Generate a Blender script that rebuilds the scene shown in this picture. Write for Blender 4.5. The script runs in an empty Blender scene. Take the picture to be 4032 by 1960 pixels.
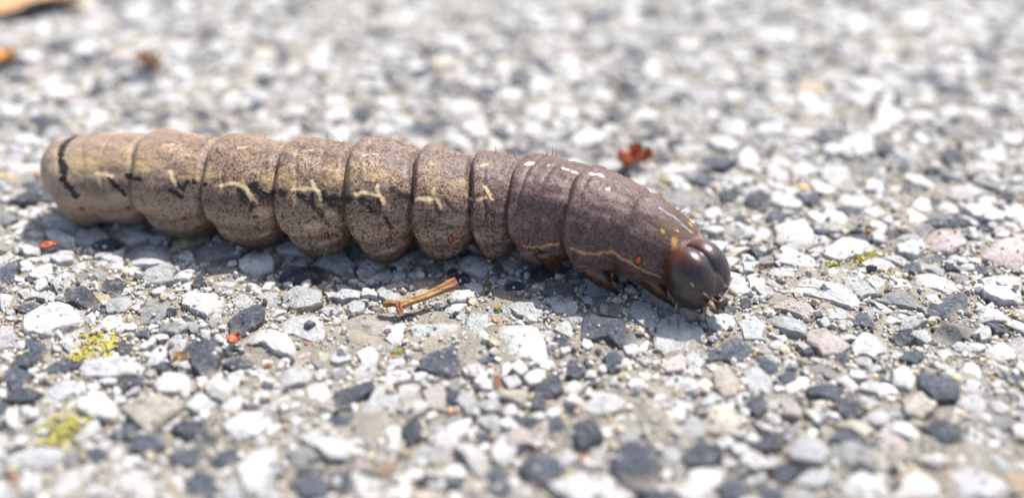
# One Blender unit is one centimetre (macro photograph of a caterpillar on exposed-aggregate paving).
import bpy, math, random
import numpy as np
from mathutils import Vector, Matrix

scene = bpy.context.scene
R = math.radians
random.seed(11)
rng = np.random.default_rng(11)

# ------------------------------------------------------------------ camera
PITCH = R(32.0); DIST = 6.2; HFOV = R(54.0)
CAM = np.array((0.0, -DIST * math.cos(PITCH), DIST * math.sin(PITCH)))
FWD = np.array((0.0, math.cos(PITCH), -math.sin(PITCH)))
UPV = np.array((0.0, math.sin(PITCH), math.cos(PITCH)))
RGT = np.array((1.0, 0.0, 0.0))
FPX = 2016.0 / math.tan(HFOV / 2)              # focal length in photograph pixels (4032 wide)
cam_d = bpy.data.cameras.new('camera')
cam_o = bpy.data.objects.new('camera', cam_d)
scene.collection.objects.link(cam_o)
cam_o.location = CAM
cam_o.rotation_euler = (R(90) - PITCH, 0, 0)
cam_d.sensor_width = 36.0
cam_d.angle = HFOV
cam_d.clip_start = 0.05
cam_d.clip_end = 5000
cam_d.dof.use_dof = True
cam_d.dof.focus_distance = 5.68
APERTURE = 0.21                                 # aperture diameter, cm
cam_d.dof.aperture_fstop = cam_d.lens * 1e-3 / APERTURE
scene.camera = cam_o

# ------------------------------------------------------------------ sky, sun, exposure
SUN_EL = R(61.0); SUN_AZ = R(42.0)              # azimuth from +Y (behind the caterpillar) towards +X
w = bpy.data.worlds.new('World'); scene.world = w; w.use_nodes = True
nt = w.node_tree
bg = nt.nodes['Background']
sky = nt.nodes.new('ShaderNodeTexSky'); sky.sky_type = 'NISHITA'
sky.sun_disc = False; sky.dust_density = 3.0; sky.air_density = 0.8; sky.ozone_density = 0.6; sky.sun_elevation = SUN_EL; sky.sun_rotation = SUN_AZ
nt.links.new(sky.outputs[0], bg.inputs[0])
bg.inputs[1].default_value = 0.12
sd = bpy.data.lights.new('sun', 'SUN'); sd.energy = 3.6; sd.angle = R(0.6); sd.color = (1.0, 0.972, 0.94)
so = bpy.data.objects.new('sun', sd); scene.collection.objects.link(so)
SDIR = Vector((math.sin(SUN_AZ) * math.cos(SUN_EL), math.cos(SUN_AZ) * math.cos(SUN_EL), math.sin(SUN_EL)))
so.rotation_euler = SDIR.to_track_quat('Z', 'Y').to_euler()
so.location = SDIR * 30
vs = scene.view_settings
vs.view_transform = 'Standard'; vs.look = 'None'; vs.exposure = 0.94; vs.gamma = 1.0
vs.use_curve_mapping = False
scene.unit_settings.scale_length = 0.01
scene.cycles.use_denoising = True
scene.cycles.max_bounces = 8

# ------------------------------------------------------------------ helpers
def lin(r, g, b):
    def f(c):
        c /= 255.0
        return c / 12.92 if c <= 0.04045 else ((c + 0.055) / 1.055) ** 2.4
    return np.array((f(r), f(g), f(b)))

def project(p):
    q = np.asarray(p, float) - CAM
    d = q @ FWD
    return np.stack((2016 + FPX * (q @ RGT) / d, 980 - FPX * (q @ UPV) / d), -1), d

def unproject(px, py, z=0.0):
    d = FWD + RGT * ((px - 2016) / FPX) + UPV * ((980 - py) / FPX)
    return CAM + d * ((z - CAM[2]) / d[2])

def hash2(i, j, seed):
    n = (i.astype(np.int64) * 374761393 + j.astype(np.int64) * 668265263 + seed * 974634721) & 0x7fffffff
    n = ((n ^ (n >> 13)) * 1274126177) & 0x7fffffff
    return ((n ^ (n >> 16)) & 0xffff) / 65535.0

def vnoise(x, y, seed=0):
    """value noise in -1..1"""
    xi = np.floor(x); yi = np.floor(y); fx = x - xi; fy = y - yi
    fx = fx * fx * (3 - 2 * fx); fy = fy * fy * (3 - 2 * fy)
    a = hash2(xi, yi, seed); b = hash2(xi + 1, yi, seed); c = hash2(xi, yi + 1, seed); d = hash2(xi + 1, yi + 1, seed)
    return 2 * ((a * (1 - fx) + b * fx) * (1 - fy) + (c * (1 - fx) + d * fx) * fy) - 1

def smooth(a, b, x):
    t = np.clip((x - a) / (b - a), 0, 1)
    return t * t * (3 - 2 * t)

def make_mesh(name, v, f, col=None, smooth_shade=False, mat=None):
    v = np.asarray(v, np.float32); f = np.asarray(f, np.int32)
    k = f.shape[1]
    me = bpy.data.meshes.new(name)
    me.vertices.add(len(v)); me.vertices.foreach_set('co', v.ravel())
    me.loops.add(f.size); me.loops.foreach_set('vertex_index', f.ravel())
    me.polygons.add(len(f))
    me.polygons.foreach_set('loop_start', np.arange(0, f.size, k, dtype=np.int32))
    me.polygons.foreach_set('loop_total', np.full(len(f), k, np.int32))
    me.polygons.foreach_set('use_smooth', np.full(len(f), smooth_shade, bool))
    if col is not None:
        a = me.attributes.new('col', 'FLOAT_COLOR', 'POINT')
        c = np.ones((len(v), 4), np.float32); c[:, :3] = col
        a.data.foreach_set('color', c.ravel())
    if mat: me.materials.append(mat)
    me.update(calc_edges=True)
    return me

def link(name, me, parent=None, label=None, cat=None, group=None, kind=None):
    o = bpy.data.objects.new(name, me)
    scene.collection.objects.link(o)
    if parent is not None: o.parent = parent
    for k, val in (('label', label), ('category', cat), ('group', group), ('kind', kind)):
        if val: o[k] = val
    return o

def grid_faces(nu, nv, wrap=True):
    i = np.arange(nu - 1)[:, None]; j = np.arange(nv if wrap else nv - 1)[None, :]
    j2 = (j + 1) % nv
    return np.stack((i * nv + j, i * nv + j2, (i + 1) * nv + j2, (i + 1) * nv + j), -1).reshape(-1, 4)

def tube(points, radii, n=6, wob=0.0, seed=0, flat=1.0):
    """closed tapered tube along points -> verts, tri faces"""
    P = np.asarray(points, float); r = np.asarray(radii, float)
    T = np.gradient(P, axis=0); T /= np.linalg.norm(T, axis=1)[:, None] + 1e-9
    ref = np.array((0.3, 0.2, 1.0)); ref /= np.linalg.norm(ref)
    if abs(T[0] @ ref) > 0.9: ref = np.array((0.0, 1.0, 0.1))
    rr = np.random.default_rng(seed)
    V = []
    for p, t, q in zip(P, T, r):
        a = np.cross(t, ref); a /= np.linalg.norm(a); b = np.cross(a, t)
        th = np.linspace(0, 2 * math.pi, n, endpoint=False)
        k = q * (1 + wob * rr.uniform(-1, 1, n))
        V.append(p + (np.cos(th) * k)[:, None] * a + (np.sin(th) * k * flat)[:, None] * b)
    V = np.concatenate(V + [P[:1], P[-1:]])
    F = grid_faces(len(P), n)
    F = np.concatenate((F[:, [0, 1, 2]], F[:, [0, 2, 3]]))
    e0, e1 = len(V) - 2, len(V) - 1; m = (len(P) - 1) * n
    j = np.arange(n); j2 = (j + 1) % n
    F = np.concatenate((F, np.stack((np.full(n, e0), j2, j), -1), np.stack((np.full(n, e1), m + j, m + j2), -1)))
    return V, F

# ------------------------------------------------------------------ materials
class M:
    def __init__(s, name):
        s.m = bpy.data.materials.new(name); s.m.use_nodes = True
        s.t = s.m.node_tree; s.b = s.t.nodes['Principled BSDF']
        s.pos = s.n('ShaderNodeNewGeometry').outputs['Position']
    def n(s, typ, **kw):
        x = s.t.nodes.new(typ)
        for k, v in kw.items(): setattr(x, k, v)
        return x
    def l(s, a, b): s.t.links.new(a, b)
    def noise(s, scale, detail=2.0, rough=0.5, vec=None, dist=0.0):
        x = s.n('ShaderNodeTexNoise'); x.inputs['Scale'].default_value = scale
        x.inputs['Detail'].default_value = detail; x.inputs['Roughness'].default_value = rough
        x.inputs['Distortion'].default_value = dist
        s.l(vec if vec is not None else s.pos, x.inputs['Vector']); return x.outputs['Fac']
    def ramp(s, fac, stops):
        x = s.n('ShaderNodeValToRGB'); e = x.color_ramp.elements
        while len(e) < len(stops): e.new(0.5)
        for k, (p, c) in enumerate(stops):
            e[k].position = p
            e[k].color = (c, c, c, 1) if np.isscalar(c) else (*c, 1)
        s.l(fac, x.inputs[0]); return x.outputs[0]
    def mix(s, fac, a, b, typ='MIX'):
        x = s.n('ShaderNodeMix', data_type='RGBA', blend_type=typ)
        for sock, v in ((x.inputs[0], fac), (x.inputs[6], a), (x.inputs[7], b)):
            if isinstance(v, bpy.types.NodeSocket): s.l(v, sock)
            elif np.isscalar(v): sock.default_value = v if sock.type == 'VALUE' else (v, v, v, 1)
            else: sock.default_value = (*v, 1)
        return x.outputs[2]
    def attr(s, name='col'):
        x = s.n('ShaderNodeAttribute'); x.attribute_name = name; return x.outputs['Color']
    def math(s, op, a, b=None):
        x = s.n('ShaderNodeMath', operation=op)
        for k, v in enumerate((a, b)):
            if v is None: continue
            if isinstance(v, bpy.types.NodeSocket): s.l(v, x.inputs[k])
            else: x.inputs[k].default_value = v
        return x.outputs[0]
    def bump(s, h, strength=0.5, dist=0.01, prev=None):
        x = s.n('ShaderNodeBump'); x.inputs['Strength'].default_value = strength
        x.inputs['Distance'].default_value = dist
        s.l(h, x.inputs['Height'])
        if prev is not None: s.l(prev, x.inputs['Normal'])
        return x.outputs[0]
    def out(s, color=None, rough=None, normal=None, **kw):
        for name, v in (('Base Color', color), ('Roughness', rough), ('Normal', normal)):
            if v is None: continue
            if isinstance(v, bpy.types.NodeSocket): s.l(v, s.b.inputs[name])
            else: s.b.inputs[name].default_value = (*v, 1) if name == 'Base Color' else v
        for k, v in kw.items(): s.b.inputs[k.replace('_', ' ')].default_value = v
        return s.m

CEMENT = np.array((0.30, 0.272, 0.222))

def mat_stone():
    m = M('stone')
    c = m.attr()
    big = m.ramp(m.noise(13, 4, 0.62, dist=0.6), [(0.30, 0.52), (0.47, 0.95), (0.75, 1.10)])
    c = m.mix(1.0, c, big, 'MULTIPLY')
    fine = m.ramp(m.noise(75, 3, 0.6), [(0.33, 0.55), (0.45, 1.0), (0.72, 1.06)])
    c = m.mix(0.7, c, fine, 'MULTIPLY')
    vein = m.ramp(m.noise(19, 5, 0.7, dist=1.5), [(0.56, 0.0), (0.66, 0.55)])
    c = m.mix(vein, c, m.mix(0.6, c, (0.60, 0.59, 0.57)))
    dust = m.ramp(m.noise(34, 5, 0.68), [(0.54, 0.0), (0.72, 0.6)])
    c = m.mix(dust, c, tuple(CEMENT * 1.15))
    ro = m.ramp(m.noise(40, 3), [(0.35, 0.22), (0.65, 0.62)])
    b = m.bump(m.noise(26, 6, 0.7), 1.0, 0.035)
    b = m.bump(m.noise(120, 3, 0.6), 0.6, 0.005, b)
    return m.out(c, ro, b, Specular_IOR_Level=0.55)

def mat_sand():
    m = M('sand')
    c = m.mix(0.6, m.attr(), m.ramp(m.noise(160, 2), [(0.35, 0.7), (0.6, 1.1)]), 'MULTIPLY')
    return m.out(c, 0.45, m.bump(m.noise(150, 2), 0.5, 0.004))

def mat_cement():
    m = M('cement')
    c = m.ramp(m.noise(9, 4, 0.6), [(0.3, tuple(CEMENT * 0.75)), (0.5, tuple(CEMENT)), (0.72, tuple(CEMENT * np.array((1.25, 1.25, 1.28))))])
    sp = m.ramp(m.noise(95, 3, 0.7), [(0.34, 0.5), (0.5, 1.0), (0.68, 1.45)])
    c = m.mix(0.85, c, sp, 'MULTIPLY')
    # beyond the built stones the aggregate is too far away to pick apart
    vo = m.n('ShaderNodeTexVoronoi'); vo.inputs['Scale'].default_value = 6.0; m.l(m.pos, vo.inputs['Vector'])
    sep = m.n('ShaderNodeSeparateColor'); m.l(vo.outputs['Color'], sep.inputs[0])
    cells = m.ramp(sep.outputs[0], [(0.0, (0.07, 0.08, 0.095)), (0.22, (0.35, 0.34, 0.32)), (0.4, (0.55, 0.53, 0.5)), (0.8, (0.62, 0.6, 0.58))])
    m.t.nodes[-1].color_ramp.interpolation = 'CONSTANT'
    far = m.n('ShaderNodeAttribute'); far.attribute_name = 'col'
    sx = m.n('ShaderNodeSeparateColor'); m.l(far.outputs['Color'], sx.inputs[0])
    c = m.mix(sx.outputs[0], c, cells)
    b = m.bump(m.noise(60, 5, 0.7), 1.0, 0.02)
    return m.out(c, 0.85, b)

def mat_skin():
    m = M('caterpillar_skin')
    c = m.attr('col')
    # reticulate dark freckles over the paler skin
    v1 = m.noise(60, 3, 0.6, dist=1.2)
    fr = m.ramp(v1, [(0.44, 1.0), (0.52, 0.0)])
    s = m.n('ShaderNodeAttribute'); s.attribute_name = 'spk'
    f = m.math('MULTIPLY', fr, s.outputs['Fac'])
    c = m.mix(f, c, m.mix(1.0, c, (0.26, 0.20, 0.20), 'MULTIPLY'))
    pale = m.ramp(m.noise(90, 2), [(0.55, 0.0), (0.7, 0.35)])
    c = m.mix(pale, c, m.mix(1.0, c, (1.5, 1.45, 1.4), 'MULTIPLY'))
    b = m.bump(m.noise(85, 3, 0.6), 0.35, 0.008)
    b = m.bump(m.noise(24, 2, 0.5), 0.25, 0.02, b)
    ro = m.ramp(m.noise(50, 2), [(0.3, 0.44), (0.7, 0.66)])
    m.b.inputs['Subsurface Radius'].default_value = (0.05, 0.025, 0.015)
    m.b.inputs['Subsurface Scale'].default_value = 1.0
    return m.out(c, ro, b, Specular_IOR_Level=0.36, Subsurface_Weight=0.12)

def mat_head():
    m = M('head_capsule')
    c = m.mix(m.ramp(m.noise(30, 3), [(0.35, 0.0), (0.7, 1.0)]), m.attr(), m.mix(1.0, m.attr(), (1.6, 1.4, 1.3), 'MULTIPLY'))
    b = m.bump(m.noise(60, 3, 0.5), 0.25, 0.006)
    ro = m.ramp(m.noise(45, 3), [(0.3, 0.24), (0.7, 0.38)])
    return m.out(c, ro, b, Specular_IOR_Level=0.6, Coat_Weight=0.2, Coat_Roughness=0.25)

def mat_plain(name, col, rough=0.4, var=0.35, scale=60, bump=0.4, **kw):
    m = M(name)
    c = m.mix(m.ramp(m.noise(scale, 4, 0.6), [(0.35, 0.0), (0.65, 1.0)]), tuple(np.array(col) * (1 - var)), tuple(np.array(col) * (1 + var)))
    return m.out(c, rough, m.bump(m.noise(scale * 1.3, 4), bump, 0.01), **kw)

def mat_twig():
    m = M('dry_twig')
    c = m.attr()
    mp = m.n('ShaderNodeMapping'); mp.inputs['Rotation'].default_value = (0, 0, R(-38)); mp.inputs['Scale'].default_value = (0.16, 1.0, 1.0)
    m.l(m.pos, mp.inputs['Vector'])
    st = m.noise(110, 4, 0.65, mp.outputs[0])
    c = m.mix(1.0, c, m.ramp(st, [(0.32, 0.35), (0.5, 1.0), (0.7, 1.5)]), 'MULTIPLY')
    return m.out(c, 0.55, m.bump(st, 0.9, 0.012))

def mat_leaf(name, c0, c1):
    m = M(name)
    c = m.ramp(m.noise(8, 5, 0.65), [(0.3, c0), (0.7, c1)])
    return m.out(c, 0.5, m.bump(m.noise(18, 4), 0.6, 0.03), Subsurface_Weight=0.0)

MST, MSA, MCE, MSK, MHD = mat_stone(), mat_sand(), mat_cement(), mat_skin(), mat_head()

# ------------------------------------------------------------------ pavement sheet (the setting)
xs = np.concatenate(([-2000, -400, -90, -30, -16], np.arange(-9.5, 9.5001, 0.05), [16, 30, 90, 400, 2000]))
ys = np.concatenate(([-2000, -400, -90, -30, -10], np.arange(-3.6, 9.0001, 0.05), [16, 30, 90, 400, 2000]))
GX, GY = np.meshgrid(xs, ys, indexing='ij')
def cement_z(x, y):
    return 0.022 * vnoise(x * 3.1, y * 3.1, 1) + 0.016 * vnoise(x * 8.3, y * 8.3, 2) + 0.010 * vnoise(x * 17, y * 17, 3) + 0.004
def in_region(x, y, k=1.0):
    half = (2.7 + (y + 2.1) * 0.52) * 1.2 * k + 0.7
    return (np.abs(x) < half) & (y > -3.2) & (y < 8.2)
GZ = cement_z(GX, GY)
far = 1.0 - in_region(GX, GY).astype(float)
edge = (np.abs(GX) > 12) | (GY < -5) | (GY > 12)
GZ[edge] = 0.0
gv = np.stack((GX, GY, GZ), -1).reshape(-1, 3)
gf = grid_faces(len(xs), len(ys), wrap=False)
pav = link('pavement', make_mesh('pavement', gv, gf[:, ::-1], np.repeat(far.reshape(-1, 1), 3, 1), True, MCE),
           label='weathered grey concrete paving with exposed aggregate', kind='structure')

# ------------------------------------------------------------------ stones
# palette of base colours: W white quartz, L grey-white translucent, G mid grey, B blue-black, P pinkish, T tan, R red
PAL = {'W': (0.72, 0.705, 0.675), 'L': (0.57, 0.575, 0.565), 'G': (0.31, 0.31, 0.305), 'B': (0.050, 0.060, 0.080),
       'P': (0.56, 0.485, 0.45), 'T': (0.48, 0.37, 0.25), 'R': (0.40, 0.11, 0.06), 'C': (0.60, 0.54, 0.44)}
def stone_col(c):
    b = np.array(PAL[c]); k = rng.uniform(0.72, 1.14)
    if c == 'B': k = rng.uniform(0.7, 1.6)
    return np.clip(b * k * (1 + rng.uniform(-0.015, 0.015, 3)), 0.01, 0.78)

def outline(poly, per, jit):
    """keep the corners of the outline, break every edge a little"""
    P = np.asarray(poly, float); out = []
    for k in range(len(P)):
        p, q = P[k], P[(k + 1) % len(P)]
        out.append(p + rng.normal(0, jit * 0.5, 2))
        for e in range(1, per):
            out.append(p + (q - p) * (e / per + rng.uniform(-0.12, 0.12)) + rng.normal(0, jit, 2))
    return np.array(out)

def stone_mesh(poly, h, per=3, depth=0.07, rings=((1.0, 0.62), (0.955, 0.93), (0.66, 1.0), (0.30, 1.0))):
    """broken chip: outline in xy -> faceted, nearly level top, sides going down into the cement"""
    P = np.asarray(poly, float); c0 = P.mean(0); size = np.ptp(P, axis=0).mean()
    O = outline(P, per, size * 0.020); n = len(O)
    tilt = rng.normal(0, 0.07, 2)
    cuts = [(rng.uniform(0, 2 * math.pi), rng.uniform(0.12, 0.55), rng.uniform(-0.1, 0.75)) for _ in range(rng.integers(3, 7))]
    V = []
    for s_, zf in ((0.99, None),) + tuple(rings) + ((0.0, 1.0),):
        if s_ == 0.0:
            xy = c0[None, :] + rng.normal(0, size * 0.06, (1, 2))
        else:
            xy = c0 + (O - c0) * (s_ * (1 + (rng.normal(0, 0.018, n)[:, None] if zf else 0)))
            if s_ < 0.9: xy = xy + rng.normal(0, size * 0.02, xy.shape)
        if zf is None:
            z = np.full(len(xy), -depth)
        else:
            z = h * zf + rng.normal(0, 0.05 * h, len(xy)) + (xy - c0) @ tilt
            for a, sl, off in cuts:
                d = (xy - c0) @ np.array((math.cos(a), math.sin(a)))
                z = np.minimum(z, h * 1.06 * (0.4 + 0.6 * zf) - sl * np.maximum(0, d - off * size * 0.5))
            z = np.maximum(z, 0.10 * h)
        V.append(np.column_stack((xy, z)))
    nr = len(rings) + 1
    V = np.concatenate(V)
    F = grid_faces(nr, n)
    F = np.concatenate((F[:, [0, 1, 2]], F[:, [0, 2, 3]]))
    j = np.arange(n); m = (nr - 1) * n
    F = np.concatenate((F, np.stack((m + j, m + (j + 1) % n, np.full(n, len(V) - 1)), -1)))
    return V, F

def stone_vcol(c, V, h):
    C = np.tile(c, (len(V), 1))
    low = smooth(0.75 * h, 0.1 * h, V[:, 2])[:, None] * 0.8      # cement clinging to the foot of the chip
    return C * (1 - low) + CEMENT * low

# hand-traced stones: (crop origin x, y, scale) and outlines in that crop
T_A = (0, 900, 1.181)
T_B = (1300, 1000, 1.304)
T_C = (2700, 800, 1.0796)
TR = []
def tr(frame, col, *pts): TR.append((frame, col, pts))
for col, pts in [
    ('W', ((105,395),(200,335),(300,345),(400,370),(395,420),(300,470),(190,510),(110,490))),
    ('W', ((845,300),(900,285),(1045,300),(1040,350),(960,405),(880,370),(845,350))),
    ('W', ((1110,510),(1200,455),(1310,490),(1375,560),(1375,615),(1330,600),(1250,560),(1170,540))),
    ('B', ((860,560),(910,520),(1000,515),(1035,580),(1000,650),(940,680),(895,640))),
    ('B', ((1055,425),(1110,390),(1190,350),(1235,380),(1225,440),(1180,460),(1120,470),(1070,500))),
    ('B', ((1035,600),(1080,575),(1205,600),(1180,635),(1080,650),(1040,635))),
    ('B', ((110,520),(160,505),(235,555),(180,575),(125,560))),
    ('B', ((0,660),(60,630),(155,680),(120,720),(60,755),(0,700))),
    ('B', ((0,170),(60,155),(90,190),(70,245),(0,250))),
    ('B', ((265,300),(360,255),(430,290),(470,350),(430,370),(350,350),(290,330))),
    ('L', ((480,350),(530,310),(600,300),(620,350),(580,385),(500,385))),
    ('G', ((630,420),(690,300),(780,330),(770,400),(700,435))),
    ('B', ((525,530),(560,510),(610,530),(605,575),(560,585))),
    ('B', ((425,60),(470,35),(545,40),(520,90),(440,95))),
    ('L', ((560,110),(620,70),(780,60),(800,100),(795,150),(700,175),(610,165))),
    ('W', ((130,210),(190,140),(240,150),(245,200),(180,225))),
    ('L', ((235,130),(290,95),(345,105),(340,150),(270,165))),
    ('W', ((200,0),(260,0),(350,60),(355,100),(290,90),(220,40))),
    ('L', ((150,230),(220,215),(220,260),(165,280))),
    ('L', ((230,250),(300,200),(350,210),(340,250),(270,290))),
    ('W', ((0,290),(60,310),(40,350),(0,360))),
    ('W', ((710,720),(760,680),(860,675),(915,700),(890,740),(800,760),(730,755))),
    ('W', ((950,710),(1000,690),(1085,730),(1070,780),(1020,795),(960,760))),
    ('W', ((360,810),(420,765),(490,755),(560,840),(520,890),(430,885),(370,850))),
    ('L', ((150,880),(190,835),(260,850),(255,910),(200,930),(155,915))),
    ('L', ((195,750),(290,700),(360,700),(340,760),(260,815),(200,800))),
    ('L', ((765,540),(830,465),(870,500),(850,570),(790,600))),
    ('W', ((1205,680),(1225,650),(1250,740),(1240,800),(1205,760))),
    ('W', ((1425,720),(1520,715),(1535,790),(1470,810),(1425,780))),
    ('L', ((1290,690),(1400,640),(1480,660),(1420,720),(1300,740))),
    ('B', ((800,910),(850,890),(960,870),(970,920),(880,965),(830,950))),
    ('B', ((500,960),(580,900),(650,910),(600,980))),
    ('B', ((570,1020),(640,960),(770,940),(770,1000),(700,1040))),
    ('B', ((780,1050),(860,1010),(960,1000),(970,1050),(900,1090),(800,1095))),
    ('B', ((980,1080),(1040,980),(1120,985),(1090,1060),(1020,1115))),
    ('B', ((860,1150),(920,1110),(1000,1140),(1010,1200),(920,1252),(850,1220))),
    ('B', ((400,1030),(450,1000),(500,1060),(440,1090))),
    ('W', ((1030,900),(1120,850),(1260,860),(1265,900),(1190,960),(1100,980))),
    ('L', ((0,1090),(100,1000),(280,1010),(300,1080),(220,1110),(60,1120))),
    ('W', ((80,1150),(150,1125),(210,1150),(180,1220),(90,1210))),
    ('B', ((1340,1150),(1480,1130),(1520,1170),(1520,1250),(1400,1250))),
    ('G', ((1330,1020),(1460,990),(1480,1050),(1370,1090))),
    ('B', ((720,630),(770,610),(830,640),(760,670))),
    ('L', ((360,630),(460,600),(620,600),(680,650),(640,680),(480,690),(390,680))),
    ('B', ((530,705),(650,690),(665,715),(570,745))),
    ('L', ((1080,300),(1130,300),(1180,330),(1170,365),(1080,360))),
    ('L', ((1190,310),(1240,270),(1290,300),(1290,365),(1220,350))),
    ('L', ((1310,320),(1380,275),(1500,300),(1500,345),(1400,370),(1330,360))),
    ('L', ((1300,430),(1400,400),(1500,400),(1520,530),(1430,520),(1320,490))),
    ('B', ((1330,240),(1370,195),(1500,165),(1530,220),(1440,230))),
    ('W', ((1110,150),(1160,115),(1230,110),(1275,150),(1270,190),(1180,215),(1120,190))),
    ('B', ((200,640),(290,590),(390,600),(380,635),(270,665))),
    ('W', ((440,440),(500,395),(565,400),(570,440),(500,470))),
    ('B', ((605,470),(700,455),(690,490),(610,500))),
]: tr(T_A, col, *pts)
for col, pts in [
    ('W', ((635,55),(710,20),(830,25),(835,55),(790,120),(700,90))),
    ('L', ((235,180),(300,150),(380,190),(380,230),(310,245),(250,215))),
    ('L', ((0,200),(60,180),(160,180),(150,220),(60,235))),
    ('L', ((70,255),(130,225),(180,250),(170,290),(110,310))),
    ('P', ((105,430),(115,360),(180,290),(310,290),(330,340),(290,400),(230,470),(130,455))),
    ('W', ((285,430),(335,350),(385,340),(375,430),(340,465))),
    ('L', ((410,380),(470,300),(600,300),(680,340),(675,420),(560,440),(430,450))),
    ('L', ((695,330),(740,260),(820,300),(800,370),(720,430),(695,420))),
    ('W', ((815,370),(870,345),(1040,360),(1080,420),(1125,530),(1100,570),(980,530),(880,560),(850,480))),
    ('B', ((460,540),(500,480),(560,450),(640,465),(685,510),(680,590),(620,625),(520,600),(470,580))),
    ('B', ((1280,440),(1300,330),(1400,310),(1500,340),(1580,410),(1560,460),(1480,480),(1400,440),(1310,450))),
    ('B', ((1400,530),(1450,490),(1510,530),(1490,610),(1430,580))),
    ('B', ((1135,440),(1170,400),(1225,430),(1220,480),(1180,490))),
    ('B', ((1200,560),(1290,500),(1310,590),(1260,640),(1215,610))),
    ('L', ((910,270),(960,220),(1060,220),(1095,260),(1090,320),(1040,340),(950,310))),
    ('L', ((1105,215),(1150,205),(1240,240),(1275,270),(1260,310),(1150,300))),
    ('L', ((1530,310),(1560,250),(1640,260),(1690,340),(1660,390),(1590,360))),
    ('W', ((600,215),(640,180),(720,180),(745,215),(690,240),(620,240))),
    ('G', ((1080,180),(1150,130),(1250,150),(1280,190),(1200,220),(1110,200))),
    ('B', ((870,165),(940,140),(1000,150),(990,190),(900,190))),
    ('B', ((605,110),(660,85),(715,100),(715,150),(650,155),(610,140))),
    ('B', ((790,180),(830,165),(830,205),(795,215))),
    ('W', ((735,650),(780,610),(830,640),(830,690),(780,690))),
    ('W', ((990,620),(1040,575),(1110,590),(1100,650),(1020,660))),
    ('L', ((880,620),(960,600),(985,660),(920,685))),
    ('W', ((270,650),(290,610),(390,600),(420,640),(350,660),(290,680))),
    ('B', ((0,760),(30,690),(220,655),(230,700),(150,740),(90,790),(20,790))),
    ('P', ((470,680),(570,640),(590,700),(600,790),(500,780))),
    ('B', ((600,700),(640,680),(680,720),(640,760),(605,750))),
    ('W', ((1525,660),(1560,620),(1615,660),(1600,700),(1560,710))),
    ('W', ((1530,800),(1590,785),(1590,860),(1540,870))),
    ('W', ((1590,590),(1650,600),(1640,630),(1590,620))),
    ('L', ((1310,780),(1400,700),(1530,710),(1530,770),(1430,820),(1330,820))),
    ('W', ((1720,800),(1780,770),(1826,800),(1826,850),(1750,850))),
    ('W', ((500,960),(560,900),(730,815),(730,870),(690,930),(640,1020),(560,1030))),
    ('W', ((280,880),(360,840),(365,950),(310,970),(280,920))),
    ('B', ((370,880),(410,825),(470,880),(470,950),(400,980),(375,930))),
    ('B', ((970,1100),(1010,1020),(1100,980),(1180,1050),(1190,1130),(1100,1190),(1000,1160))),
    ('B', ((1240,880),(1330,840),(1390,900),(1410,950),(1300,1010),(1260,970))),
    ('B', ((1120,860),(1180,840),(1230,880),(1150,910),(1120,930))),
    ('B', ((1440,1060),(1520,970),(1640,990),(1700,1090),(1650,1200),(1550,1180),(1470,1130))),
    ('B', ((590,1160),(640,1120),(690,1150),(670,1200),(600,1195))),
    ('B', ((430,1150),(500,1120),(510,1150),(460,1180))),
    ('B', ((0,1100),(100,1090),(110,1180),(40,1252),(0,1252))),
    ('B', ((760,1200),(900,1160),(960,1200),(900,1240),(780,1245))),
    ('T', ((200,1100),(250,1050),(340,1060),(330,1110),(240,1130))),
    ('L', ((740,740),(850,730),(900,780),(800,800))),
    ('P', ((900,930),(950,880),(1040,890),(1030,960),(930,980))),
    ('L', ((0,480),(110,470),(120,530),(40,560),(0,550))),
    ('W', ((130,500),(200,470),(250,490),(240,560),(170,570))),
    ('G', ((0,590),(90,580),(80,640),(0,660))),
    ('P', ((1690,560),(1800,510),(1826,530),(1826,600),(1730,600))),
    ('B', ((1200,740),(1250,740),(1245,830),(1210,830))),
    ('R', ((838,640),(868,615),(878,660),(850,672))),
    ('L', ((1640,720),(1740,690),(1760,720),(1680,750))),
]: tr(T_B, col, *pts)
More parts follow.
